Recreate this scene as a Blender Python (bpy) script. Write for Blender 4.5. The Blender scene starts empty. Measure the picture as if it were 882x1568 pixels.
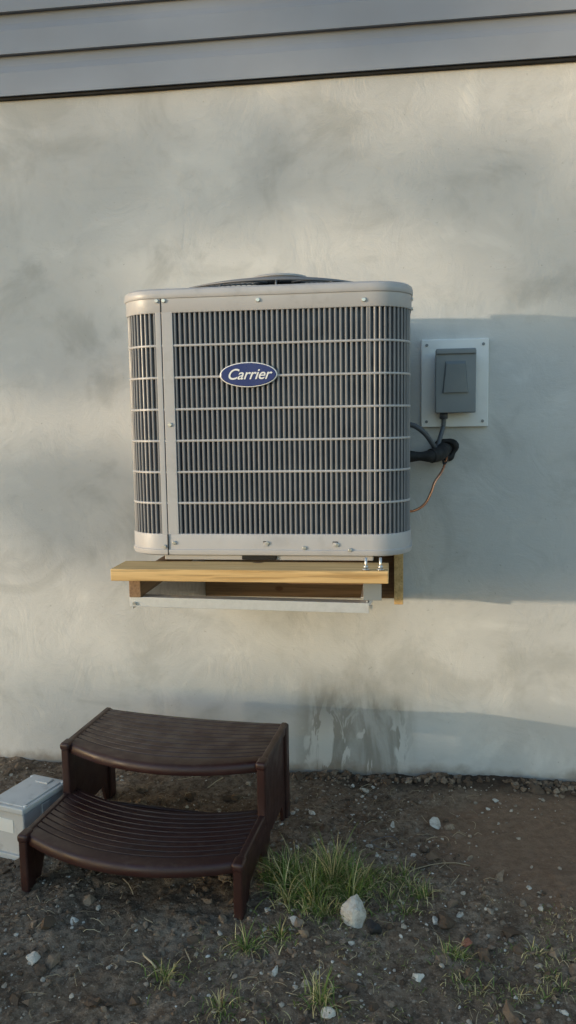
import bpy, bmesh, math, random
import numpy as np
from mathutils import Vector, Matrix, noise, Euler
random.seed(7); np.random.seed(7)
scene=bpy.context.scene
COL=scene.collection

# ---------------------------------------------------------------- node helpers
class N:
    def __init__(s,name):
        s.m=bpy.data.materials.new(name); s.m.use_nodes=True
        s.t=s.m.node_tree; s.b=s.t.nodes['Principled BSDF']
        s.pos=s.t.nodes.new('ShaderNodeNewGeometry')
        s.tc=s.t.nodes.new('ShaderNodeTexCoord')
    def L(s,a,b): s.t.links.new(a,b)
    def val(s,inp,v):
        if isinstance(v,bpy.types.NodeSocket): s.L(v,inp)
        else: inp.default_value=v
    def math(s,op,a,b=0.0,c=None,clamp=False):
        n=s.t.nodes.new('ShaderNodeMath'); n.operation=op; n.use_clamp=clamp
        s.val(n.inputs[0],a); s.val(n.inputs[1],b)
        if c is not None: s.val(n.inputs[2],c)
        return n.outputs[0]
    def mapping(s,vec,scale=(1,1,1),loc=(0,0,0),rot=(0,0,0)):
        n=s.t.nodes.new('ShaderNodeMapping'); s.L(vec,n.inputs[0])
        n.inputs['Scale'].default_value=scale; n.inputs['Location'].default_value=loc; n.inputs['Rotation'].default_value=rot
        return n.outputs[0]
    def noise(s,vec,scale,detail=4,rough=.55,dist=0.0):
        n=s.t.nodes.new('ShaderNodeTexNoise'); s.L(vec,n.inputs['Vector'])
        n.inputs['Scale'].default_value=scale; n.inputs['Detail'].default_value=detail
        n.inputs['Roughness'].default_value=rough; n.inputs['Distortion'].default_value=dist
        return n.outputs['Fac']
    def voro(s,vec,scale,feature='F1'):
        n=s.t.nodes.new('ShaderNodeTexVoronoi'); n.feature=feature; s.L(vec,n.inputs['Vector']); n.inputs['Scale'].default_value=scale
        return n.outputs['Distance']
    def ramp(s,fac,stops):
        n=s.t.nodes.new('ShaderNodeValToRGB'); s.L(fac,n.inputs[0]); e=n.color_ramp.elements
        while len(e)<len(stops): e.new(.5)
        for i,(p,c) in enumerate(stops):
            e[i].position=p
            e[i].color=(c,c,c,1) if isinstance(c,(int,float)) else (*c,1)
        return n.outputs[0]
    def mix(s,f,a,b,mode='MIX'):
        n=s.t.nodes.new('ShaderNodeMix'); n.data_type='RGBA'; n.blend_type=mode
        s.val(n.inputs[0],f)
        for i,v in ((6,a),(7,b)):
            if isinstance(v,tuple): v=(*v,1)
            s.val(n.inputs[i],v)
        return n.outputs[2]
    def mapr(s,v,a,b,c=0.,d=1.):
        n=s.t.nodes.new('ShaderNodeMapRange'); n.interpolation_type='SMOOTHSTEP'; s.L(v,n.inputs[0])
        for i,x in enumerate((a,b,c,d)): n.inputs[i+1].default_value=x
        return n.outputs[0]
    def bump(s,h,strength,dist,prev=None):
        n=s.t.nodes.new('ShaderNodeBump'); s.L(h,n.inputs['Height']); n.inputs['Strength'].default_value=strength
        n.inputs['Distance'].default_value=dist
        if prev: s.L(prev,n.inputs['Normal'])
        s.L(n.outputs[0],s.b.inputs['Normal']); return n.outputs[0]
    def sep(s,vec):
        n=s.t.nodes.new('ShaderNodeSeparateXYZ'); s.L(vec,n.inputs[0]); return n.outputs

def simple(name,col,rough=.5,metal=0.,var=.15,nscale=12,bump=.1,bdist=.002,bscale=150,spec=.5,dirt=0.):
    n=N(name); p=n.pos.outputs['Position']
    f=n.noise(p,nscale,4)
    lo=tuple(c*(1-var) for c in col); hi=tuple(min(1,c*(1+var)) for c in col)
    c=n.ramp(f,[(.3,lo),(.7,hi)])
    if dirt>0:
        d=n.mapr(n.noise(p,nscale*2.3,6,.65),.52,.72)
        c=n.mix(n.math('MULTIPLY',d,dirt),c,(.10,.08,.06))
    n.L(c,n.b.inputs['Base Color'])
    r=n.mapr(f,.3,.7,min(1,rough+.06),max(0,rough-.08)); n.L(r,n.b.inputs['Roughness'])
    n.b.inputs['Metallic'].default_value=metal
    n.b.inputs['Specular IOR Level'].default_value=spec
    if bump>0: n.bump(n.noise(p,bscale,3),bump,bdist)
    return n.m

# ---------------------------------------------------------------- mesh helpers
def obj(name,verts,faces,mat=None,parent=None,smooth=False,mats=None,midx=None):
    me=bpy.data.meshes.new(name); me.from_pydata([tuple(v) for v in verts],[],[tuple(f) for f in faces]); me.update()
    o=bpy.data.objects.new(name,me); COL.objects.link(o)
    if mat: me.materials.append(mat)
    if mats:
        for m in mats: me.materials.append(m)
        me.polygons.foreach_set('material_index',midx)
    if smooth: me.polygons.foreach_set('use_smooth',[True]*len(me.polygons))
    if parent: o.parent=parent
    return o
def fixn(o):
    bm=bmesh.new(); bm.from_mesh(o.data); bmesh.ops.recalc_face_normals(bm,faces=bm.faces); bm.to_mesh(o.data); bm.free()
def empty(name,loc=(0,0,0),rot=(0,0,0)):
    e=bpy.data.objects.new(name,None); COL.objects.link(e); e.location=loc; e.rotation_euler=rot; return e
def box(name,x0,x1,y0,y1,z0,z1,mat,parent=None,bev=.002,seg=2,rot=None):
    c=Vector(((x0+x1)/2,(y0+y1)/2,(z0+z1)/2))
    bm=bmesh.new(); bmesh.ops.create_cube(bm,size=1)
    for v in bm.verts: v.co=Vector((v.co.x*(x1-x0),v.co.y*(y1-y0),v.co.z*(z1-z0)))
    if bev>0: bmesh.ops.bevel(bm,geom=bm.edges[:],offset=bev,segments=seg,profile=.5,affect='EDGES')
    if rot: bmesh.ops.rotate(bm,verts=bm.verts,cent=(0,0,0),matrix=Euler(rot).to_matrix())
    bmesh.ops.translate(bm,verts=bm.verts,vec=c)
    me=bpy.data.meshes.new(name); bm.to_mesh(me); bm.free(); me.materials.append(mat)
    o=bpy.data.objects.new(name,me); COL.objects.link(o)
    if bev>0:
        me.polygons.foreach_set('use_smooth',[True]*len(me.polygons))
        m=o.modifiers.new('wn','WEIGHTED_NORMAL'); m.keep_sharp=True
    if parent: o.parent=parent
    return o
def cyl(name,p,axis,r,h,mat,parent=None,seg=20,bev=.0,r2=None):
    bm=bmesh.new(); bmesh.ops.create_cone(bm,cap_ends=True,segments=seg,radius1=r,radius2=r if r2 is None else r2,depth=h)
    if bev>0: bmesh.ops.bevel(bm,geom=[e for e in bm.edges if len(e.link_faces)==2 and any(len(f.verts)>4 for f in e.link_faces)],offset=bev,segments=2,affect='EDGES')
    q=Vector((0,0,1)).rotation_difference(Vector(axis).normalized())
    bmesh.ops.rotate(bm,verts=bm.verts,cent=(0,0,0),matrix=q.to_matrix()); bmesh.ops.translate(bm,verts=bm.verts,vec=Vector(p))
    me=bpy.data.meshes.new(name); bm.to_mesh(me); bm.free(); me.materials.append(mat)
    o=bpy.data.objects.new(name,me); COL.objects.link(o)
    for pl in me.polygons: pl.use_smooth=len(pl.vertices)==4
    if parent: o.parent=parent
    return o
def catmull(pts,n=8):
    pts=[Vector(p) for p in pts]; P=[2*pts[0]-pts[1]]+pts+[2*pts[-1]-pts[-2]]; out=[]
    for i in range(1,len(P)-2):
        for k in range(n):
            t=k/n; a,b,c,d=P[i-1],P[i],P[i+1],P[i+2]
            out.append(.5*((2*b)+(c-a)*t+(2*a-5*b+4*c-d)*t*t+(-a+3*b-3*c+d)*t**3))
    out.append(pts[-1]); return out
def tubedata(pts,r,seg=8,closed=False):
    V=[];F=[];n=len(pts); up=Vector((.13,.21,.97)).normalized()
    for i,p in enumerate(pts):
        a=pts[(i-1)%n] if (closed or i>0) else p; b=pts[(i+1)%n] if (closed or i<n-1) else p
        t=(b-a).normalized(); u=t.cross(up)
        if u.length<.05: u=t.cross(Vector((1,0,0)))
        u.normalize(); w=t.cross(u)
        rr=r(i/(n-1)) if callable(r) else r
        for k in range(seg):
            an=2*math.pi*k/seg; V.append(p+u*math.cos(an)*rr+w*math.sin(an)*rr)
    m=n if closed else n-1
    for i in range(m):
        for k in range(seg):
            j=(i+1)%n; F.append((i*seg+k,i*seg+(k+1)%seg,j*seg+(k+1)%seg,j*seg+k))
    if not closed:
        F.append(tuple(range(seg-1,-1,-1))); F.append(tuple((n-1)*seg+k for k in range(seg)))
    return V,F
def tube(name,pts,r,mat,parent=None,seg=10,n=8,closed=False,sm=True):
    V,F=tubedata(catmull(pts,n) if sm else [Vector(p) for p in pts],r,seg,closed)
    o=obj(name,V,F,mat,parent,True); fixn(o); return o
def merge(parts):
    V=[];F=[]
    for v,f in parts:
        k=len(V); V+=list(v); F+=[tuple(i+k for i in q) for q in f]
    return V,F

# ---------------------------------------------------------------- camera
psi,th,phi=math.radians(7.5),math.radians(6.6),.0157
Fv=Vector((-math.sin(psi)*math.cos(th),math.cos(psi)*math.cos(th),-math.sin(th)))
R0=Vector((math.cos(psi),math.sin(psi),0)); U0=R0.cross(Fv)
Rc=R0*math.cos(phi)-U0*math.sin(phi); Uc=R0*math.sin(phi)+U0*math.cos(phi)
cam=bpy.data.cameras.new('camera'); co=bpy.data.objects.new('camera',cam); COL.objects.link(co)
M=Matrix(((Rc.x,Uc.x,-Fv.x,0),(Rc.y,Uc.y,-Fv.y,-3.4),(Rc.z,Uc.z,-Fv.z,1.56),(0,0,0,1)))
co.matrix_world=M
cam.sensor_fit='VERTICAL'; cam.sensor_height=36; cam.lens=28.24; cam.clip_start=.05; cam.clip_end=500
scene.camera=co

# ---------------------------------------------------------------- light
A=math.radians(28); E=math.radians(5.4)
sd=Vector((math.cos(A)*math.cos(E),math.sin(A)*math.cos(E),-math.sin(E)))
sun=bpy.data.lights.new('sun','SUN'); sun.energy=2.7; sun.angle=math.radians(.8); sun.color=(1.,.83,.60)
so=bpy.data.objects.new('sun',sun); COL.objects.link(so); so.rotation_euler=sd.to_track_quat('-Z','Y').to_euler(); so.location=(-12,-8,5)
w=bpy.data.worlds.new('World'); scene.world=w; w.use_nodes=True
nt=w.node_tree; bg=nt.nodes['Background']; sky=nt.nodes.new('ShaderNodeTexSky'); sky.sky_type='NISHITA'; sky.sun_disc=False
sky.sun_elevation=E; sky.sun_rotation=math.atan2(-sd.x,-sd.y)%(2*math.pi); sky.air_density=1.0; sky.dust_density=.55; sky.ozone_density=1.7
nt.links.new(sky.outputs[0],bg.inputs[0]); bg.inputs[1].default_value=.50
scene.view_settings.view_transform='Standard'; scene.view_settings.look='None'; scene.view_settings.exposure=0

# ---------------------------------------------------------------- materials
def mk_stucco():
    n=N('stucco'); p=n.pos.outputs['Position']; X,Y,Z=n.sep(p)
    big=n.noise(p,.9,3,.5,.6); mid=n.noise(n.mapping(p,(1,1,1.2),(.4,0,.7)),2.2,5,.6,.8); sm=n.noise(p,9,6,.65,.5)
    c=n.ramp(big,[(.35,(.52,.52,.51)),(.65,(.66,.65,.625))])
    c=n.mix(n.mapr(mid,.48,.70,0,.60),c,(.38,.38,.36))
    c=n.mix(n.mapr(mid,.44,.28,0,.45),c,(.76,.75,.72))
    c=n.mix(n.mapr(sm,.5,.75,0,.35),c,(.44,.435,.415))
    pit=n.mapr(n.noise(p,55,3,.6),.68,.76,0,.5); c=n.mix(pit,c,(.28,.27,.24))
    drip=n.noise(n.mapping(p,(9,1,2.2)),1.0,5,.6,.6)
    mx=n.math('MULTIPLY',n.mapr(X,-.48,-.33),n.mapr(X,.12,.03))
    top=n.math('MULTIPLY_ADD',n.noise(p,4,3),.35,.20)
    mz=n.mapr(n.math('SUBTRACT',Z,top),.14,-.08)
    msk=n.math('MULTIPLY',mx,mz)
    c=n.mix(n.math('MULTIPLY',msk,n.mapr(drip,.36,.58,.35,.85)),c,(.25,.235,.20))
    eff=n.math('MULTIPLY',msk,n.mapr(n.noise(n.mapping(p,(13,1,4),(3,0,1)),1.0,4,.6,.8),.50,.55))
    eff=n.math('MULTIPLY',eff,n.mapr(Z,.38,.12))
    c=n.mix(n.math('MULTIPLY',eff,.85),c,(.64,.63,.60))
    sp=n.math('MULTIPLY',n.mapr(n.math('SUBTRACT',Z,n.math('MULTIPLY',n.noise(p,11,5),.13)),.0,-.07),.75)
    c=n.mix(sp,c,(.22,.18,.14))
    n.L(c,n.b.inputs['Base Color']); n.b.inputs['Roughness'].default_value=.9; n.b.inputs['Specular IOR Level'].default_value=.25
    sw=n.noise(n.mapping(p,(1,1,1),(0,0,0),(0,.5,0)),5,6,.62,1.2)
    b=n.bump(sw,.32,.018); sw2=n.noise(n.mapping(p,(3,1,10),(0,0,0),(0,.6,0)),6,4,.6,1.2)
    b=n.bump(sw2,.18,.005,b); b=n.bump(n.noise(p,230,3,.7),.42,.0015,b)
    return n.m
M_stucco=mk_stucco()
M_siding=simple('vinyl_siding',(.275,.295,.335),.45,0,.06,3,.12,.001,90)
M_frame=simple('painted_steel_grey',(.43,.42,.425),.42,.0,.06,7,.06,.0006,300,dirt=.14)
M_slat=simple('louver_steel',(.185,.19,.205),.42,.0,.10,9,.0)
M_coil=simple('condenser_coil',(.08,.095,.13),.45,.3,.35,14,.2)
M_dark=simple('dark_void',(.012,.012,.013),.8)
M_black=simple('black_foam',(.015,.015,.016),.75,0,.3,40,.5,.004,60)
M_galv=simple('galvanised_steel',(.70,.71,.72),.38,.4,.12,30,.05)
M_screw=simple('zinc_screw',(.6,.6,.58),.35,.8)
M_blue=simple('badge_blue',(.010,.025,.15),.3,0,.05)
M_white=simple('white_plastic',(.80,.80,.79),.4,0,.03,8,.04,dirt=.06)
M_pvc=simple('disconnect_grey',(.23,.25,.26),.5,.0,.05,9,.05)
M_pvc2=simple('disconnect_cover_grey',(.18,.20,.21),.45,.0,.05,9,.05)
M_conduit=simple('grey_conduit',(.09,.10,.115),.5,0,.1)
M_copper=simple('copper',(.72,.32,.18),.3,.9,.15,30,.05)
M_boxg=simple('grey_enclosure',(.54,.54,.53),.45,0,.05,9,.08,dirt=.3)
M_label=simple('paper_label',(.75,.75,.72),.6,0,.03)
def mk_wood(name,c0,c1,knot=True):
    n=N(name); p=n.tc.outputs['Object']
    g=n.noise(n.mapping(p,(1.2,26,26)),2.2,6,.6,.4)
    c=n.ramp(g,[(.30,c0),(.5,tuple((a+b)/2 for a,b in zip(c0,c1))),(.72,c1)])
    st=n.mapr(n.noise(n.mapping(p,(2,60,60)),2,3),.56,.64,0,.4); c=n.mix(st,c,tuple(a*.45 for a in c0))
    if knot:
        d=n.voro(n.mapping(p,(1,1.6,1.6)),6.3); c=n.mix(n.mapr(d,.15,.08,0,.9),c,(.13,.055,.025))
    n.L(c,n.b.inputs['Base Color']); n.b.inputs['Roughness'].default_value=.65; n.bump(g,.25,.002); return n.m
M_wood=mk_wood('pine_lumber',(.50,.29,.10),(.76,.52,.24))
M_woodd=mk_wood('weathered_lumber',(.18,.10,.055),(.32,.20,.11))
def mk_step():
    n=N('brown_plastic'); p=n.pos.outputs['Position']
    c=n.ramp(n.noise(p,9,5),[(.3,(.029,.010,.009)),(.7,(.042,.015,.013))])
    Z=n.sep(n.pos.outputs['Normal'])[2]
    dust=n.math('MULTIPLY',n.mapr(n.noise(p,22,6,.7),.50,.75),n.mapr(Z,.3,.9)); c=n.mix(n.math('MULTIPLY',dust,.18),c,(.20,.15,.11))
    n.L(c,n.b.inputs['Base Color']); n.L(n.mapr(n.noise(p,14,5),.3,.7,.36,.55),n.b.inputs['Roughness'])
    n.bump(n.noise(n.mapping(p,(1,6,6)),60,4),.12,.0012); return n.m
M_step=mk_step()

# ---------------------------------------------------------------- house
house=empty('stucco_house')
xs=np.arange(-7,7.01,.07); zs=np.arange(-.3,2.96,.06)
V=[];F=[]
for z in zs:
    for x in xs:
        y=.012*noise.noise(Vector((x*.8,z*.8,3)))+.004*noise.noise(Vector((x*3.3,z*3.3,9)))
        V.append((x,y,z))
nx=len(xs)
for j in range(len(zs)-1):
    for i in range(nx-1): F.append((j*nx+i,j*nx+i+1,(j+1)*nx+i+1,(j+1)*nx+i))
obj('stucco_wall',V,F,M_stucco,house,True)
box('wall_core',-7,7,.03,6,-.3,5.6,M_stucco,house,0)
prof=[];z=2.925;H=.1655
for k in range(16):
    prof+=[(-.006,z+.003),(-.030,z),(-.030,z+.006),(-.024,z+.095),(-.020,z+.101),(-.010,z+.125),(-.006,z+.15),(-.006,z+H-.001)]
    z+=H
V=[];F=[]
for (y,zz) in prof: V+=[(-7,y,zz),(7,y,zz)]
for i in range(len(prof)-1): F.append((2*i,2*i+1,2*i+3,2*i+2))
V+=[(-7,.03,2.925),(7,.03,2.925)]; k=len(V)-2; F.append((k,k+1,1,0))
obj('lap_siding',V,F,M_siding,house)
box('starter_gap',-7,7,-.016,.02,2.915,2.9245,M_dark,house,0)
M_roof=simple('roof_shingles',(.08,.08,.085),.9)
obj('gable_roof',[(-7.3,-.4,5.55),(7.3,-.4,5.55),(7.3,3,7.4),(-7.3,3,7.4),(7.3,6.4,5.55),(-7.3,6.4,5.55),(-7.3,-.4,5.45),(7.3,-.4,5.45),(7.3,6.4,5.45),(-7.3,6.4,5.45)],
    [(0,1,2,3),(3,2,4,5),(6,7,1,0),(9,8,7,6),(5,4,8,9),(0,3,5,9,6),(1,7,8,4,2)],M_roof,house)

# ---------------------------------------------------------------- ground
def patchf(x,y): return math.exp(-(((x-.66)/.42)**2+((y+.50)/.36)**2))
def gh(x,y):
    v=Vector((x,y,0))
    h=.018*noise.noise(v*1.7)+.012*noise.noise(v*6+Vector((5,2,1)))+.009*noise.noise(v*17)+.005*noise.noise(v*45)+.0032*noise.noise(v*90)
    h*=1-.7*patchf(x,y)
    if y>-.25: h+=.016*max(0,1-abs(y)/.25)*(noise.noise(Vector((x*5,3,1)))+.3)
    return h
def axis(lo,hi,step,far):
    a=list(np.arange(lo,hi+1e-6,step)); s=step
    while a[-1]<far: s*=1.35; a.append(a[-1]+s)
    s=step
    while a[0]>-far: s*=1.35; a.insert(0,a[0]-s)
    return a
gx=axis(-2.1,1.3,.008,120); gy=[y for y in axis(-2.0,.06,.008,120) if y<.4]
V=[];F=[]
for y in gy:
    for x in gx: V.append((x,y,gh(x,y)))
nx=len(gx)
for j in range(len(gy)-1):
    for i in range(nx-1): F.append((j*nx+i,j*nx+i+1,(j+1)*nx+i+1,(j+1)*nx+i))
def mk_dirt():
    n=N('dirt'); p=n.pos.outputs['Position']; X,Y,Z=n.sep(p)
    f=n.noise(p,5,7,.7,.3); g=n.noise(p,38,6,.7)
    c=n.ramp(f,[(.32,(.14,.097,.066)),(.52,(.25,.185,.13)),(.72,(.37,.295,.22))])
    c=n.mix(n.mapr(g,.45,.60,0,.7),c,(.085,.058,.040))
    c=n.mix(n.mapr(n.noise(p,120,5,.7),.54,.68,0,.6),c,(.44,.37,.29))
    dx=n.math('DIVIDE',n.math('SUBTRACT',X,.68),.54); dy=n.math('DIVIDE',n.math('ADD',Y,.50),.46)
    d=n.math('ADD',n.math('MULTIPLY',dx,dx),n.math('MULTIPLY',dy,dy)); d=n.math('ADD',d,n.math('MULTIPLY_ADD',f,1.4,-.7))
    c=n.mix(n.mapr(d,1.25,.6,0,.9),c,n.ramp(n.noise(p,26,7,.7),[(.3,(.18,.115,.075)),(.7,(.30,.205,.14))]))
    wet=n.math('MULTIPLY',n.mapr(n.math('ADD',Y,n.math('MULTIPLY',f,.12)),-.14,.0),n.mapr(X,-.45,-.1)); c=n.mix(n.math('MULTIPLY',wet,.85),c,(.05,.035,.026))
    n.L(c,n.b.inputs['Base Color']); n.b.inputs['Roughness'].default_value=.95; n.b.inputs['Specular IOR Level'].default_value=.15
    b=n.bump(g,.85,.016); n.bump(n.noise(p,170,5,.75),.8,.005,b); return n.m
obj('ground',V,F,mk_dirt(),None,True)

def ico(sub):
    bm=bmesh.new(); bmesh.ops.create_icosphere(bm,subdivisions=sub,radius=1); bm.verts.ensure_lookup_table()
    v=np.array([x.co[:] for x in bm.verts]); f=[tuple(q.index for q in p.verts) for p in bm.faces]; bm.free(); return v,f
I1=ico(1); I2=ico(2); I3=ico(3)
def stone(x,y,r,base,flat=.6,sink=.25,rng=random,rough=.25,z=None,facets=0):
    v,f=base; s=np.array([r*rng.uniform(.75,1.3),r*rng.uniform(.65,1.1),r*flat*rng.uniform(.7,1.2)])
    off=Vector((rng.uniform(0,90),rng.uniform(0,90),rng.uniform(0,90)))
    v=v.copy()
    for _ in range(facets):
        d=np.array([rng.gauss(0,1),rng.gauss(0,1),rng.gauss(0,1)]); d/=np.linalg.norm(d); lim=rng.uniform(.5,.78)
        t=v@d; v=v-np.outer(np.maximum(0,t-lim),d)
    k=np.array([1+rough*2*noise.noise(Vector(q)*1.1+off)+rough*.6*noise.noise(Vector(q)*2.7+off) for q in v])
    q=v*k[:,None]*s; e=Euler((rng.uniform(-.5,.5),rng.uniform(-.5,.5),rng.uniform(0,6.28))).to_matrix(); q=q@np.array(e).T
    zz=(gh(x,y) if z is None else z)+r*flat*(1-2*sink)*.6
    return (q+np.array([x,y,zz])).tolist(),f
def dens(x,y):
    d=.22+.65*max(0,noise.noise(Vector((x*2.2,y*2.2,7)))+.35)
    d*=1-.95*patchf(x,y)
    if x>-.45: d*=1.5
    if x>-.4 and y>-.8 and x<.3: d*=1.6
    return min(1,d)
parts=[]; cnt=0
while cnt<5000:
    x=random.uniform(-2.0,1.2); y=random.uniform(-2.0,-.02)
    if random.random()>dens(x,y): continue
    r=.0020+.0045*random.random()**2
    if random.random()<.09: r=random.uniform(.006,.011)
    parts.append(stone(x,y,r,I1)); cnt+=1
for i in range(170):
    x=random.uniform(-1.9,1.1); y=random.uniform(-1.9,-.04)
    if random.random()>dens(x,y): continue
    parts.append(stone(x,y,random.uniform(.009,.017),I2,facets=5))
def mk_gravel(name,stops,bs=80,dirtc=(.22,.165,.12),amt=.65):
    n=N(name); p=n.pos.outputs['Position']
    c=n.ramp(n.pos.outputs['Random Per Island'],stops)
    c=n.mix(n.mapr(n.noise(p,60,5,.7),.43,.66,0,amt),c,dirtc)
    n.L(c,n.b.inputs['Base Color']); n.b.inputs['Roughness'].default_value=.9; n.b.inputs['Specular IOR Level'].default_value=.25
    n.bump(n.noise(p,bs*2,5,.7),.5,.003); return n.m
M_gravel=mk_gravel('gravel_stone',[(0,(.17,.13,.095)),(.4,(.27,.22,.17)),(.7,(.40,.345,.28)),(.9,(.54,.50,.43)),(1,(.72,.69,.64))])
V,F=merge(parts); obj('gravel',V,F,M_gravel)
parts=[]
for i in range(4200):
    x=random.uniform(-2.0,1.1); y=random.uniform(-1.95,-.02)
    if noise.noise(Vector((x*3,y*3,2)))+(.2 if x<-.3 and y<-1.0 else 0)<random.uniform(-.5,.3): continue
    if patchf(x,y)>.35: continue
    parts.append(stone(x,y,random.uniform(.003,.012) if random.random()<.90 else random.uniform(.012,.028),I2 if random.random()<.3 else I1,.7,.35,rough=.45))
for i in range(260):
    x=random.choice([-.33,-.05,.2,.66,-1.0,.72])+random.gauss(0,.10); y=-.02-abs(random.gauss(0,.04))
    parts.append(stone(x,y,random.uniform(.005,.016),I2,.8,.3,rough=.45))
V,F=merge(parts); obj('dirt_clods',V,F,mk_gravel('soil_clod',[(0,(.08,.053,.036)),(.5,(.16,.113,.078)),(1,(.29,.22,.16))],dirtc=(.12,.085,.06)))

M_rock=mk_gravel('pale_rock',[(0,(.46,.43,.38)),(1,(.58,.55,.49))],30,amt=.5)
def rock(name,x,y,r,flat,mat=M_rock,rg=.16,seed=1):
    rr=random.Random(seed); V,F=stone(x,y,r,I3,flat,.2,rr,rg,facets=12)
    return obj(name,V,F,mat)
rock('rock',-.124,-1.05,.056,1.1,seed=33)
rock('rock',-1.04,-1.34,.027,.8,seed=5)
rock('rock',.164,-.432,.032,.5,seed=8)
rock('rock',-.083,-.613,.018,.6,seed=9)
rock('rock',.068,-1.296,.018,.7,seed=11)
rock('rock',-1.00,-1.14,.018,.8,seed=12)
rock('rock',.13,-1.02,.018,.5,seed=14)
rock('rock',-.33,-1.33,.018,.6,seed=15)
rock('rock',-.17,-1.47,.020,.7,seed=17)
rock('rock',-.30,-1.10,.020,.7,seed=18)
rock('rock',-1.12,-1.45,.018,.7,seed=19)
rock('black_rubber_scrap',-.058,-1.10,.030,1.0,M_black,seed=21)
rock('brick_chip',.219,-1.109,.022,.5,simple('red_brick',(.38,.15,.09),.9,0,.3,40),seed=22)

# grass (one object)
gv=[];gf=[];gm=[]
def blade(x,y,h,lean,az,wd,mi,curl=1.0):
    z=gh(x,y)-.004; k=len(gv); n=5; px,py,pz=x,y,z; ang=lean*.3
    tw=az+random.uniform(-1,1)
    wx,wy=-math.sin(tw)*wd,math.cos(tw)*wd
    for i in range(n+1):
        f=(1-i/n)**.6
        gv.append((px-wx*f,py-wy*f,pz)); gv.append((px+wx*f,py+wy*f,pz))
        st=h/n; px+=math.cos(az)*math.sin(ang)*st; py+=math.sin(az)*math.sin(ang)*st; pz+=math.cos(ang)*st; ang+=lean*curl/n*1.3
    for i in range(n): gf.append((k+2*i,k+2*i+1,k+2*i+3,k+2*i+2)); gm.append(mi)
def tuft(cx,cy,rx,ry,n,h0,h1,dry=.4,lean=1.0,wm=1.0):
    for i in range(n):
        a=random.uniform(0,6.283); q=abs(random.gauss(0,.6))
        x=cx+math.cos(a)*q*rx; y=cy+math.sin(a)*q*ry
        az=math.atan2((y-cy),(x-cx))+random.gauss(0,1.1)
        h=random.uniform(h0,h1)*(1-.35*min(1,q))
        blade(x,y,h,random.uniform(.15,1.2)*lean+.3*q,az,random.uniform(.0011,.0023)*wm,1 if random.random()<dry else 0,random.uniform(.6,2.0))
for k in range(30):
    cx=random.gauss(-.24,.075); cy=random.gauss(-.90,.06); tuft(cx,cy,.045,.04,random.randint(30,65),.05,random.uniform(.12,.25),random.uniform(.15,.65),1.15,1.2)
tuft(-.37,-.88,.05,.05,160,.07,.17,.2,1.0,1.15)
tuft(-.20,-.88,.04,.04,90,.14,.27,.7,.8,1.1)
for k in range(12):
    tuft(random.gauss(-.07,.09),random.gauss(-.87,.06),.05,.04,40,.03,.10,.4,1.4)
tuft(-.22,-1.04,.13,.05,200,.03,.09,.5,1.5)
for (x,y,n,h) in [(-.641,-1.373,80,.09),(-.336,-1.169,80,.08),(-.43,-1.22,80,.11),(-.194,-1.426,110,.11),(-.453,-1.467,60,.08),(.185,-1.172,80,.07),(-1.2,-1.50,80,.09),(-.02,-1.0,25,.04),(.05,-.9,30,.04)]:
    tuft(x,y,.06,.05,n,h*.3,h*1.1,.45,1.6,1.0)
for k in range(12):
    tuft(random.uniform(.15,.60),random.uniform(-1.38,-1.12),.06,.05,34,.02,.065,.45,1.8,1.0)
for i in range(6500):
    x=random.uniform(-.6,1.0); y=random.uniform(-1.9,-.90)
    if noise.noise(Vector((x*3.5,y*3.5,5)))+.5*noise.noise(Vector((x*11,y*11,5)))+.3*x<.02: continue
    blade(x,y,random.uniform(.008,.040),random.uniform(.8,2.4),random.uniform(0,6.28),random.uniform(.0007,.0014),1 if random.random()<.62 else 0,1.2)
def mk_grass(name,a,b):
    n=N(name); c=n.ramp(n.pos.outputs['Random Per Island'],[(0,a),(1,b)]); n.L(c,n.b.inputs['Base Color']); n.b.inputs['Roughness'].default_value=.55
    n.b.inputs['Specular IOR Level'].default_value=.3; return n.m
obj('grass',gv,gf,mats=[mk_grass('grass_green',(.06,.11,.02),(.20,.26,.06)),mk_grass('grass_dry',(.34,.28,.12),(.62,.52,.26))],midx=gm)
parts=[]
def straw(x,y,az,l,r,cv=.2,lift=.004):
    pts=[]
    for i in range(6):
        t=i/5; a=az+cv*(t-.5)*2; x+=math.cos(a)*l/5; y+=math.sin(a)*l/5; pts.append(Vector((x,y,gh(x,y)+lift+r+.006*math.sin(t*3.14))))
    parts.append(tubedata(pts,r,5))
for i in range(1000):
    x=random.uniform(-1.9,1.0); y=random.uniform(-1.9,-.1)
    if x>.3 and y>-1: continue
    straw(x,y,random.uniform(0,6.28),random.uniform(.012,.065),random.uniform(.0004,.0010),random.uniform(-.8,.8))
straw(.02,-.80,.35,.23,.0018,-.5); straw(.18,-.66,-1.3,.08,.0012,.5); straw(-.62,-1.22,-1.1,.07,.002,.1); straw(-.85,-1.0,2.2,.10,.0015,.2)
straw(-.80,-.22,1.0,.10,.002,.2);straw(-.95,-.15,.3,.10,.0015,.2);straw(-.74,-1.25,-.9,.09,.003,.3)
V,F=merge(parts); obj('dry_straw',V,F,mk_grass('straw',(.18,.125,.075),(.56,.46,.30)),None,True)
loop=[Vector((-.03+.05*math.cos(t),-.60+.045*math.sin(t),gh(-.03,-.6)+.012+.006*math.sin(2*t))) for t in np.linspace(0,5.6,24)]
tube('wire_scrap',loop,.0012,M_conduit,sm=False)

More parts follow.
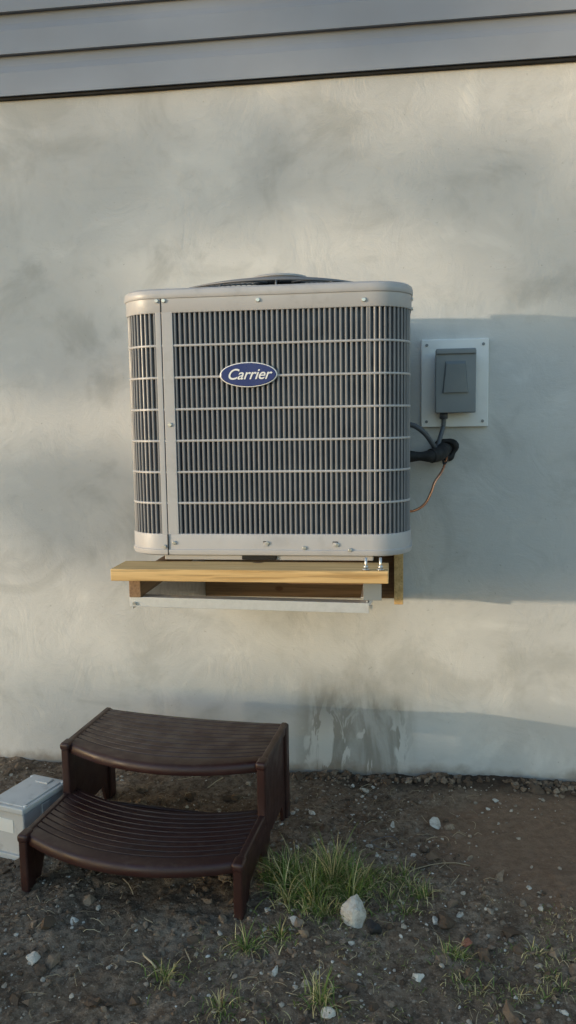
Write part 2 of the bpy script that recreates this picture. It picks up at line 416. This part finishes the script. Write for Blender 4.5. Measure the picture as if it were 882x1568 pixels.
# ---------------------------------------------------------------- garden tree, plus an added leaf screen, toward the low sun
sunh=Vector((-math.cos(A),-math.sin(A),0)); perp=Vector((math.sin(A),-math.cos(A),0))
def spot(dist,p,z): 
    return sunh*dist+perp*p+Vector((0,0,z))
def leafmass(centres,n,size):
    V=[];F=[]
    for i in range(n):
        c,rx,rz=random.choice(centres)
        d=Vector((random.gauss(0,1),random.gauss(0,1),random.gauss(0,1))).normalized()*random.random()**.45
        q=c+Vector((d.x*rx,d.y*rx,d.z*rz)); e=Euler((random.uniform(0,6),random.uniform(0,6),random.uniform(0,6))).to_matrix(); s=size*random.uniform(.6,1.3); k=len(V)
        for a,b in ((-1,0),(0,-.45),(1,0),(0,.45)): V.append(q+e@Vector((a*s,b*s,0)))
        F.append((k,k+1,k+2,k+3))
    return V,F
M_leaf=mk_grass('tree_leaf',(.04,.07,.02),(.10,.14,.04)); M_bark=simple('bark',(.12,.09,.07),.9,0,.3,20,.6,.02,30)
D=19.
tree=empty('leafy_tree')
base=spot(D,-2.4,0); 
parts=[tubedata(catmull([base+Vector((0,0,-.1)),base+Vector((.05,0,1.2)),base+Vector((-.05,.1,2.4)),base+Vector((.1,0,4.2)),base+Vector((0,0,5.8))],6),lambda u:.16*(1-u)**.8+.02,10)]
cent=[]
rnd=random.Random(4)
for i in range(24):
    p=-2.4+rnd.uniform(-1.9,1.85); z=rnd.uniform(2.0,5.6); dd=D+rnd.uniform(-1.4,1.4); c=spot(dd,p,z)
    cent.append((c,rnd.uniform(.35,.65),rnd.uniform(.3,.5)))
for (p,z,r) in [(-.35,4.35,.26),(.16,4.30,.22),(.36,4.0,.22),(-.62,2.9,.30),(-.75,3.6,.30),(.0,4.95,.22),(.75,4.6,.2)]:
    cent.append((spot(D,p,z),r,r))
for c,rx,rz in cent:
    m=base+Vector((0,0,min(c.z-.3,1.6+.5*(c.z-1.6)))); parts.append(tubedata(catmull([m,(m+c)/2+Vector((0,0,.12)),c],4),lambda u:.045*(1-u)+.008,6))
V,F=merge(parts); obj('trunk_and_limbs',V,F,M_bark,tree,True)
V,F=leafmass(cent,9000,.075); obj('crown',V,F,M_leaf,tree)
blocker_blobs=[]
for i in range(60):
    p=-.6+5.2*i/59; h=spot(24+rnd.uniform(-.3,.3),p,0); top=2.60+rnd.uniform(-.07,.07)
    for z in (.35,.9,1.45,1.9,top-.35): blocker_blobs.append((h+Vector((0,0,z)),.36,.36))
V,F=leafmass(blocker_blobs,34000,.07)
obj('added_sun_blocker',V,F,M_leaf)  # unseen leaf bank, added to keep low sun off ground and wall base

# ---------------------------------------------------------------- air conditioner
ac=empty('air_conditioner_condenser')
X0,X1,Y0,Y1,RR=-.839,.052,-.97,-.08,.12
def rpath(off=0.,na=10,ns=10):
    x0,x1,y0,y1=X0-off,X1+off,Y0-off,Y1+off; r=max(.01,RR+off); P=[]
    for (cx,cy,a0) in ((x1-r,y0+r,-90),(x1-r,y1-r,0),(x0+r,y1-r,90),(x0+r,y0+r,180)):
        for i in range(na+1):
            a=math.radians(a0+90*i/na); P.append((cx+r*math.cos(a),cy+r*math.sin(a)))
    return P
def loft(name,prof,mat,cap=False,parent=ac,smooth=True,closed=False):
    V=[];F=[]
    for off,z in prof: V+=[(x,y,z) for x,y in rpath(off)]
    n=44; m=len(prof)
    for j in range(m if closed else m-1):
        for i in range(n): F.append((j*n+i,j*n+(i+1)%n,((j+1)%m)*n+(i+1)%n,((j+1)%m)*n+i))
    if cap: F.append(tuple(range((m-1)*n,m*n)))
    o=obj(name,V,F,mat,parent,smooth); 
    o.data.set_sharp_from_angle(angle=math.radians(35)); return o
loft('top_cap',[(-.03,1.886),(.003,1.886),(.0045,1.889),(.0045,1.928),(.0075,1.930),(.009,1.935),(.009,1.944),(.006,1.953),(-.003,1.959),(-.03,1.962),(-.05,1.955)],M_frame,True)
loft('base_pan',[(-.05,1.139),(-.004,1.139),(.006,1.143),(.008,1.150),(.008,1.158),(.0045,1.160),(.0045,1.203),(.003,1.208),(-.02,1.208)],M_frame)
obj('base_bottom',[(x,y,1.1395) for x,y in rpath(-.04)],[tuple(range(43,-1,-1))],M_dark,ac)
loft('coil',[(-.020,1.15),(-.020,1.9)],M_coil)
for k in range(1,7):
    z=1.208+.0967*k
    loft('louver_rail_%d'%k,[(-.012,z-.0035),(.0008,z-.0035),(.0024,z-.0015),(.0024,z+.0015),(.0008,z+.0035),(-.012,z+.0035)],M_frame)
P=[Vector((x,y,0)) for x,y in rpath(0,40)]; P.append(P[0])
parts=[]; pitch=.0158; acc=0
for i in range(len(P)-1):
    a,b=P[i],P[i+1]; L=(b-a).length
    if L<1e-6: continue
    t=(b-a)/L; nrm=Vector((t.y,-t.x,0))
    s=(-acc)%pitch
    while s<L:
        c=a+t*s
        if not (c.y<Y0+.001 and -.7185<c.x<-.667):
            hw=.0038; pr=[c-t*hw+nrm*-.001, c-t*(hw*.4)+nrm*.001, c+t*(hw*.4)+nrm*.001, c+t*hw-nrm*.001, c+t*(hw*.8)-nrm*.011, c-t*(hw*.8)-nrm*.011]
            V=[Vector((p.x,p.y,1.205)) for p in pr]+[Vector((p.x,p.y,1.888)) for p in pr]
            F=[(q,(q+1)%6,6+(q+1)%6,6+q) for q in range(6)]
            parts.append((V,F))
        s+=pitch
    acc=(acc+L)%pitch
V,F=merge(parts); obj('louver_slats',V,F,M_slat,ac)
box('corner_post_a',-.7185,-.7015,Y0-.004,Y0+.02,1.205,1.889,M_frame,ac,.0015)
box('corner_post_b',-.6985,-.665,Y0-.004,Y0+.02,1.205,1.889,M_frame,ac,.0015)
box('seam_lower',-.7015,-.6985,Y0-.0085,Y0+.0,1.142,1.207,M_dark,ac,0)
box('seam_upper',-.7018,-.6982,Y0-.0052,Y0+.0,1.888,1.930,M_dark,ac,0)
for (x,z,o_) in [(-.712,1.922,.0045),(-.690,1.922,.0045),(-.40,1.915,.0045),(-.085,1.905,.0045),(-.712,1.168,.0045),(-.68,1.180,.0045),(-.682,1.548,.004),(-.385,1.180,.0045),(-.27,1.166,.0045),(-.17,1.176,.0045),(-.13,1.160,.006)]:
    cyl('screw',(x,Y0-o_-.002,z),(0,1,0),.0062,.006,M_screw,ac,12,.001)
for z in (1.93,1.90): cyl('screw',(X1+.008,Y0+.20,z),(1,0,0),.005,.006,M_screw,ac,12)
for x in (-.39,-.175):
    box('pan_slot',x-.008,x+.008,Y0-.0055,Y0-.002,1.178,1.186,M_dark,ac,0)
    box('pan_tab',x-.007,x+.007,Y0-.0075,Y0-.003,1.170,1.183,M_frame,ac,.001)
for x in (-.66,-.12):
    for y in (-.88,-.2): box('foot',x-.06,x+.06,y-.05,y+.05,1.120,1.142,M_frame,ac,.004)
box('pan_rib',-.47,-.36,Y0+.012,Y0+.03,1.124,1.141,M_dark,ac,.004)
box('pan_skirt',-.72,-.06,Y0+.02,Y0+.035,1.122,1.1405,M_frame,ac,.003)
cx,cy=(X0+X1)/2,(Y0+Y1)/2
parts=[]
def gz(r): return 2.032-.045*(r/.37)**2.2
for r in np.linspace(.10,.37,15):
    parts.append(tubedata([Vector((cx+r*math.cos(a),cy+r*math.sin(a),gz(r))) for a in np.linspace(0,2*math.pi,64,endpoint=False)],.0026,6,True))
for k in range(12):
    a=2*math.pi*k/12+.1; parts.append(tubedata([Vector((cx+r*math.cos(a),cy+r*math.sin(a),gz(r)-.004 if r<.375 else 1.96)) for r in np.linspace(.06,.385,9)],.0028,6))
V,F=merge(parts); obj('fan_guard',V,F,M_slat,ac,True)
cyl('fan_ring',(cx,cy,1.962),(0,0,1),.395,.008,M_frame,ac,64)
cyl('fan_opening_disc',(cx,cy,1.967),(0,0,1),.375,.004,M_dark,ac,64)
cyl('motor_cap',(cx,cy,2.047),(0,0,1),.100,.012,M_frame,ac,40,.004)
cyl('motor_collar',(cx,cy,2.026),(0,0,1),.085,.03,M_dark,ac,32)
def ell(name,x,y,z,a,b,t,mat,bev=.0012):
    n=56;V=[];F=[]
    for (s,yy) in ((1,y),(1,y-t+bev),(1-bev/b*.9,y-t)):
        V+=[(x+a*s*math.cos(2*math.pi*i/n),yy,z+b*s*math.sin(2*math.pi*i/n)) for i in range(n)]
    for j in range(2):
        for i in range(n): F.append((j*n+i,j*n+(i+1)%n,(j+1)*n+(i+1)%n,(j+1)*n+i))
    F.append(tuple(range(2*n,3*n))); o=obj(name,V,F,mat,ac); fixn(o); return o
bx,bz=-.433,1.695
ell('badge_rim',bx,Y0-.001,bz,.088,.0375,.008,M_white)
ell('badge_field',bx,Y0-.006,bz,.0848,.0348,.0045,M_blue)
cu=bpy.data.curves.new('badge_text','FONT'); cu.body='Carrier'; cu.size=.045; cu.shear=.38; cu.align_x='CENTER'; cu.align_y='CENTER'; cu.extrude=.0008; cu.offset=.0004; cu.space_character=.98
tmp=bpy.data.objects.new('tmp',cu); COL.objects.link(tmp)
bpy.context.view_layer.update()
me=bpy.data.meshes.new_from_object(tmp.evaluated_get(bpy.context.evaluated_depsgraph_get())); bpy.data.objects.remove(tmp)
to=bpy.data.objects.new('badge_text',me); COL.objects.link(to); me.materials.clear(); me.materials.append(M_white); to.parent=ac
to.location=(bx,Y0-.0112,bz); to.rotation_euler=(math.pi/2,0,0)

# ---------------------------------------------------------------- wooden platform
pl=empty('wooden_platform')
def plank(name,x0,x1,y0,y1,z0,z1,mat,along='x',seed=0):
    L=[x1-x0,y1-y0,z1-z0]; c=((x0+x1)/2,(y0+y1)/2,(z0+z1)/2)
    if along=='x': o=box(name,-L[0]/2,L[0]/2,-L[1]/2,L[1]/2,-L[2]/2,L[2]/2,mat,None,.0025); o.location=c
    else:
        o=box(name,-L[1]/2,L[1]/2,-L[0]/2,L[0]/2,-L[2]/2,L[2]/2,mat,None,.0025); o.location=c; o.rotation_euler=(0,0,math.pi/2)
    o.data.transform(Matrix.Translation((seed*1.7,seed*.3,0))); o.location=Vector(c)-(Matrix.Rotation(o.rotation_euler.z,3,'Z')@Vector((seed*1.7,seed*.3,0)))
    o.parent=pl; return o
plank('front_plank',-.845,-.013,-1.105,-.965,1.083,1.120,M_wood,'x',1)
plank('middle_plank',-.83,.0,-.60,-.46,1.083,1.120,M_wood,'x',2)
plank('back_plank',-.83,.02,-.20,-.05,1.083,1.120,M_wood,'x',3)
plank('joist',-.815,-.777,-1.03,-.045,1.016,1.081,M_woodd,'y',4)
plank('joist',-.085,-.047,-1.03,-.045,1.016,1.081,M_woodd,'y',5)
plank('cross_joist',-.56,-.086,-.80,-.762,1.015,1.060,M_woodd,'x',6)
plank('ledger_board',-.83,.040,-.042,-.008,.80,1.075,M_woodd,'x',7)
plank('side_board',.004,.040,-.24,-.044,.820,1.11,M_wood,'y',8)
br=empty('steel_wall_bracket')
o=box('front_channel',-.372,.372,-.004,.004,-.0155,.0155,M_galv,br,.001); o.location=(-.444,-1.02,.996); o.rotation_euler=(0,.014,0)
o=box('front_channel_flange',-.372,.372,0,.035,.0,.003,M_galv,br,.001); o.location=(-.444,-1.016,1.0085); o.rotation_euler=(0,.014,0)
for x in (-.812,-.078):
    box('arm_web',x-.002,x+.002,-1.01,-.01,.975,1.011,M_galv,br,.0005)
    box('arm_flange',x-.02,x+.02,-.98,-.01,1.012,1.0155,M_galv,br,.0005)
    V=[]
    for dx in (-.0025,.0025): V+=[(x+dx,-.96,.976),(x+dx,-.01,.976),(x+dx,-.01,.80),(x+dx,-.04,.80)]
    obj('gusset',V,[(0,1,2,3),(7,6,5,4),(0,3,7,4),(3,2,6,7),(2,1,5,6),(1,0,4,5)],M_galv,br)
    cyl('bolt',(x+.012,-1.026,.996),(0,1,0),.006,.008,M_screw,br,6)
box('end_angle',-.088,-.034,-1.036,-1.032,1.018,1.080,M_pvc,br,.001)
for x in (-.078,-.036):
    cyl('stud_bolt',(x,-1.095,1.138),(0,0,1),.004,.04,M_screw,br,12); cyl('nut',(x,-1.095,1.131),(0,0,1),.008,.007,M_screw,br,6); cyl('washer',(x,-1.095,1.1235),(0,0,1),.011,.002,M_screw,br,16)

# ---------------------------------------------------------------- electrical disconnect
ed=empty('electrical_disconnect_box')
box('mounting_plate',.115,.385,-.020,.01,1.517,1.873,M_white,ed,.004)
for x in (.137,.363):
    for z in (1.54,1.85): cyl('plate_screw',(x,-.0215,z),(0,1,0),.006,.005,M_pvc,ed,12,.001)
box('enclosure',.174,.322,-.085,-.0205,1.580,1.818,M_pvc,ed,.006,3)
box('cover',.168,.328,-.100,-.086,1.574,1.824,M_pvc,ed,.005,3)
box('cover_hood',.170,.326,-.108,-.0995,1.806,1.828,M_pvc,ed,.004)
V=[];F=[]
for (s,y) in ((1,-.0995),(.90,-.110)):
    V+=[(.247-.052*s,y,1.655),(.247+.052*s,y,1.655),(.247+.040*s,y,1.655+.125*s),(.247-.040*s,y,1.655+.125*s)]
F=[(0,1,5,4),(1,2,6,5),(2,3,7,6),(3,0,4,7),(4,5,6,7)]
o=obj('cover_relief',V,F,M_pvc2,ed); fixn(o)
cyl('conduit_fitting',(.205,-.052,1.565),(0,0,1),.016,.03,M_conduit,ed,16,.002)
tube('conduit',[(.205,-.052,1.56),(.203,-.054,1.52),(.188,-.07,1.47),(.178,-.09,1.43)],.0095,M_conduit,ed)

# ---------------------------------------------------------------- refrigerant lines
rl=empty('refrigerant_line_set')
ring=[Vector((.218+(.036+.006*math.sin(3*t))*math.cos(t),-.012,1.425+(.040+.005*math.cos(2*t))*math.sin(t))) for t in np.linspace(0,2*math.pi,28,endpoint=False)]
V,F=tubedata(ring,lambda u:.012+.003*math.sin(17*u),8,True); obj('wall_sealant',V,F,M_black,rl,True)
cyl('wall_hole',(.218,-.010,1.425),(0,1,0),.034,.01,M_dark,rl,24)
tube('insulated_suction_line',[(.218,.0,1.428),(.214,-.05,1.424),(.195,-.11,1.415),(.15,-.155,1.405),(.09,-.17,1.405),(.02,-.17,1.405)],lambda u:.021+.003*math.sin(u*23),M_black,rl,12)
tube('elbow_wrap',[(.205,-.075,1.43),(.185,-.12,1.412),(.15,-.153,1.405)],.029,M_black,rl,12)
tube('whip_conduit',[(.04,-.16,1.535),(.085,-.17,1.525),(.125,-.165,1.495),(.155,-.14,1.455),(.175,-.10,1.425),(.20,-.03,1.42)],.0105,M_conduit,rl)
tube('copper_liquid_line',[(.222,-.01,1.415),(.215,-.06,1.385),(.195,-.11,1.34),(.165,-.15,1.30),(.15,-.165,1.26),(.125,-.175,1.215),(.085,-.18,1.19),(.04,-.18,1.185)],.0052,M_copper,rl,8)
tube('black_cable',[(.225,-.01,1.41),(.222,-.05,1.385),(.205,-.09,1.37),(.20,-.06,1.40)],.004,M_black,rl,6)
tube('cable_tail',[(.06,-.18,1.39),(.058,-.185,1.35),(.06,-.185,1.30)],.0035,M_black,rl,6)

# ---------------------------------------------------------------- step stool
st=empty('plastic_step_stool',(-.800,-.3425,0),(0,0,math.radians(-7.6)))
W=.772
def tread(name,yb,yf,bow,bowb,ztop,th_):
    hw=W/2-.010
    prof=[(0,-.0,ztop-th_),(0,0,ztop-.004),(.012,0,ztop)]
    ng=10
    a,b=.05,.90
    for i in range(ng):
        t0=a+(b-a)*i/ng; wg=.0115*.36/(abs(yf-yb))
        prof+=[(t0,0,ztop),(t0+wg*.5,0,ztop-.005),(t0+wg*1.4,0,ztop-.005),(t0+wg*1.9,0,ztop)]
    prof+=[(.955,0,ztop),(.978,0,ztop-.002),(.992,0,ztop-.008),(1.,0,ztop-.018),(1.,0,ztop-th_+.006),(.992,0,ztop-th_),(.95,0,ztop-th_),(.94,0,ztop-th_+.015),(.05,0,ztop-th_+.015),(.04,0,ztop-th_)]
    V=[];F=[];ns=36;m=len(prof)
    for k in range(ns+1):
        s=-hw+2*hw*k/ns; q=1-(s/(W/2))**2
        y0=yb-bowb*q; y1=yf-bow*q
        for t,_,z in prof: V.append((s,y0+(y1-y0)*t,z))
    for k in range(ns):
        for i in range(m): F.append((k*m+i,k*m+(i+1)%m,(k+1)*m+(i+1)%m,(k+1)*m+i))
    F.append(tuple(range(m))); F.append(tuple(ns*m+i for i in range(m-1,-1,-1)))
    o=obj(name,V,F,M_step,st,True); fixn(o); o.data.set_sharp_from_angle(angle=math.radians(40)); return o
tread('upper_tread',0,-.36,.11,.022,.374,.036)
tread('lower_tread',-.315,-.675,.105,.105,.184,.036)
for sg in (-1,1):
    x=sg*(W/2-.006)
    box('upper_rail',x-.013,x+.013,-.345,.006,.342,.378,M_step,st,.008,3)
    box('lower_rail',x-.013,x+.013,-.665,-.325,.152,.188,M_step,st,.008,3)
    box('upper_post',x-.016,x+.016,-.385,-.335,.150,.362,M_step,st,.007,3)
    box('upper_post_cap',x-.020,x+.020,-.389,-.331,.350,.380,M_step,st,.011,4)
    box('lower_post',x-.016,x+.016,-.700,-.650,-.02,.172,M_step,st,.007,3)
    box('lower_post_cap',x-.020,x+.020,-.704,-.646,.160,.190,M_step,st,.011,4)
    box('rear_leg',x-.016,x+.016,-.040,.012,-.02,.372,M_step,st,.007,3)
    pf=[(-.02,.36),(-.355,.36),(-.355,.17),(-.66,.17),(-.66,.0),(-.60,-.01),(-.57,.055),(-.42,.075),(-.39,-.01),(-.32,-.01),(-.29,.075),(-.09,.075),(-.06,-.01),(-.02,-.01)]
    V=[(x+d,y,z) for d in (-.006,.006) for y,z in pf]; n=len(pf)
    F=[tuple(range(n)),tuple(range(2*n-1,n-1,-1))]+[(i,(i+1)%n,n+(i+1)%n,n+i) for i in range(n)]
    o=obj('side_panel',V,F,M_step,st); fixn(o)
box('upper_stretcher',-W/2+.02,W/2-.02,-.07,-.05,.30,.345,M_step,st,.004)
box('mid_stretcher',-W/2+.02,W/2-.02,-.36,-.345,.12,.158,M_step,st,.004)
SH=Matrix.Identity(4); SH[0][1]=-.05   # the moulded sides are slightly out of square
for o in list(COL.objects):
    if o.parent is st: o.data.transform(SH)

# ---------------------------------------------------------------- grey utility box
ub=empty('grey_utility_box',(-1.345,-.69,.0),(0,0,math.radians(-16)))
box('body',-.078,.068,-.115,.115,-.01,.175,M_boxg,ub,.006,3)
box('lid',-.090,.078,-.128,.125,.172,.194,M_boxg,ub,.005,3)
box('lid_rim',-.074,.064,-.112,.110,.193,.199,M_boxg,ub,.003)
for y in (-.105,.10):
    cyl('lid_screw',(.068,y,.196),(0,0,1),.006,.006,M_galv,ub,10)
    cyl('lid_screw',(-.078,y,.196),(0,0,1),.006,.006,M_galv,ub,10)
box('hub',-.03,.03,.06,.10,.198,.205,M_boxg,ub,.003)
box('label',-.045,.02,-.1168,-.1145,.09,.14,M_label,ub,0)
box('side_rib',.0675,.074,-.02,.02,.0,.168,M_boxg,ub,.002)
box('base_flange',-.088,.078,-.125,.125,-.01,.012,M_boxg,ub,.003)
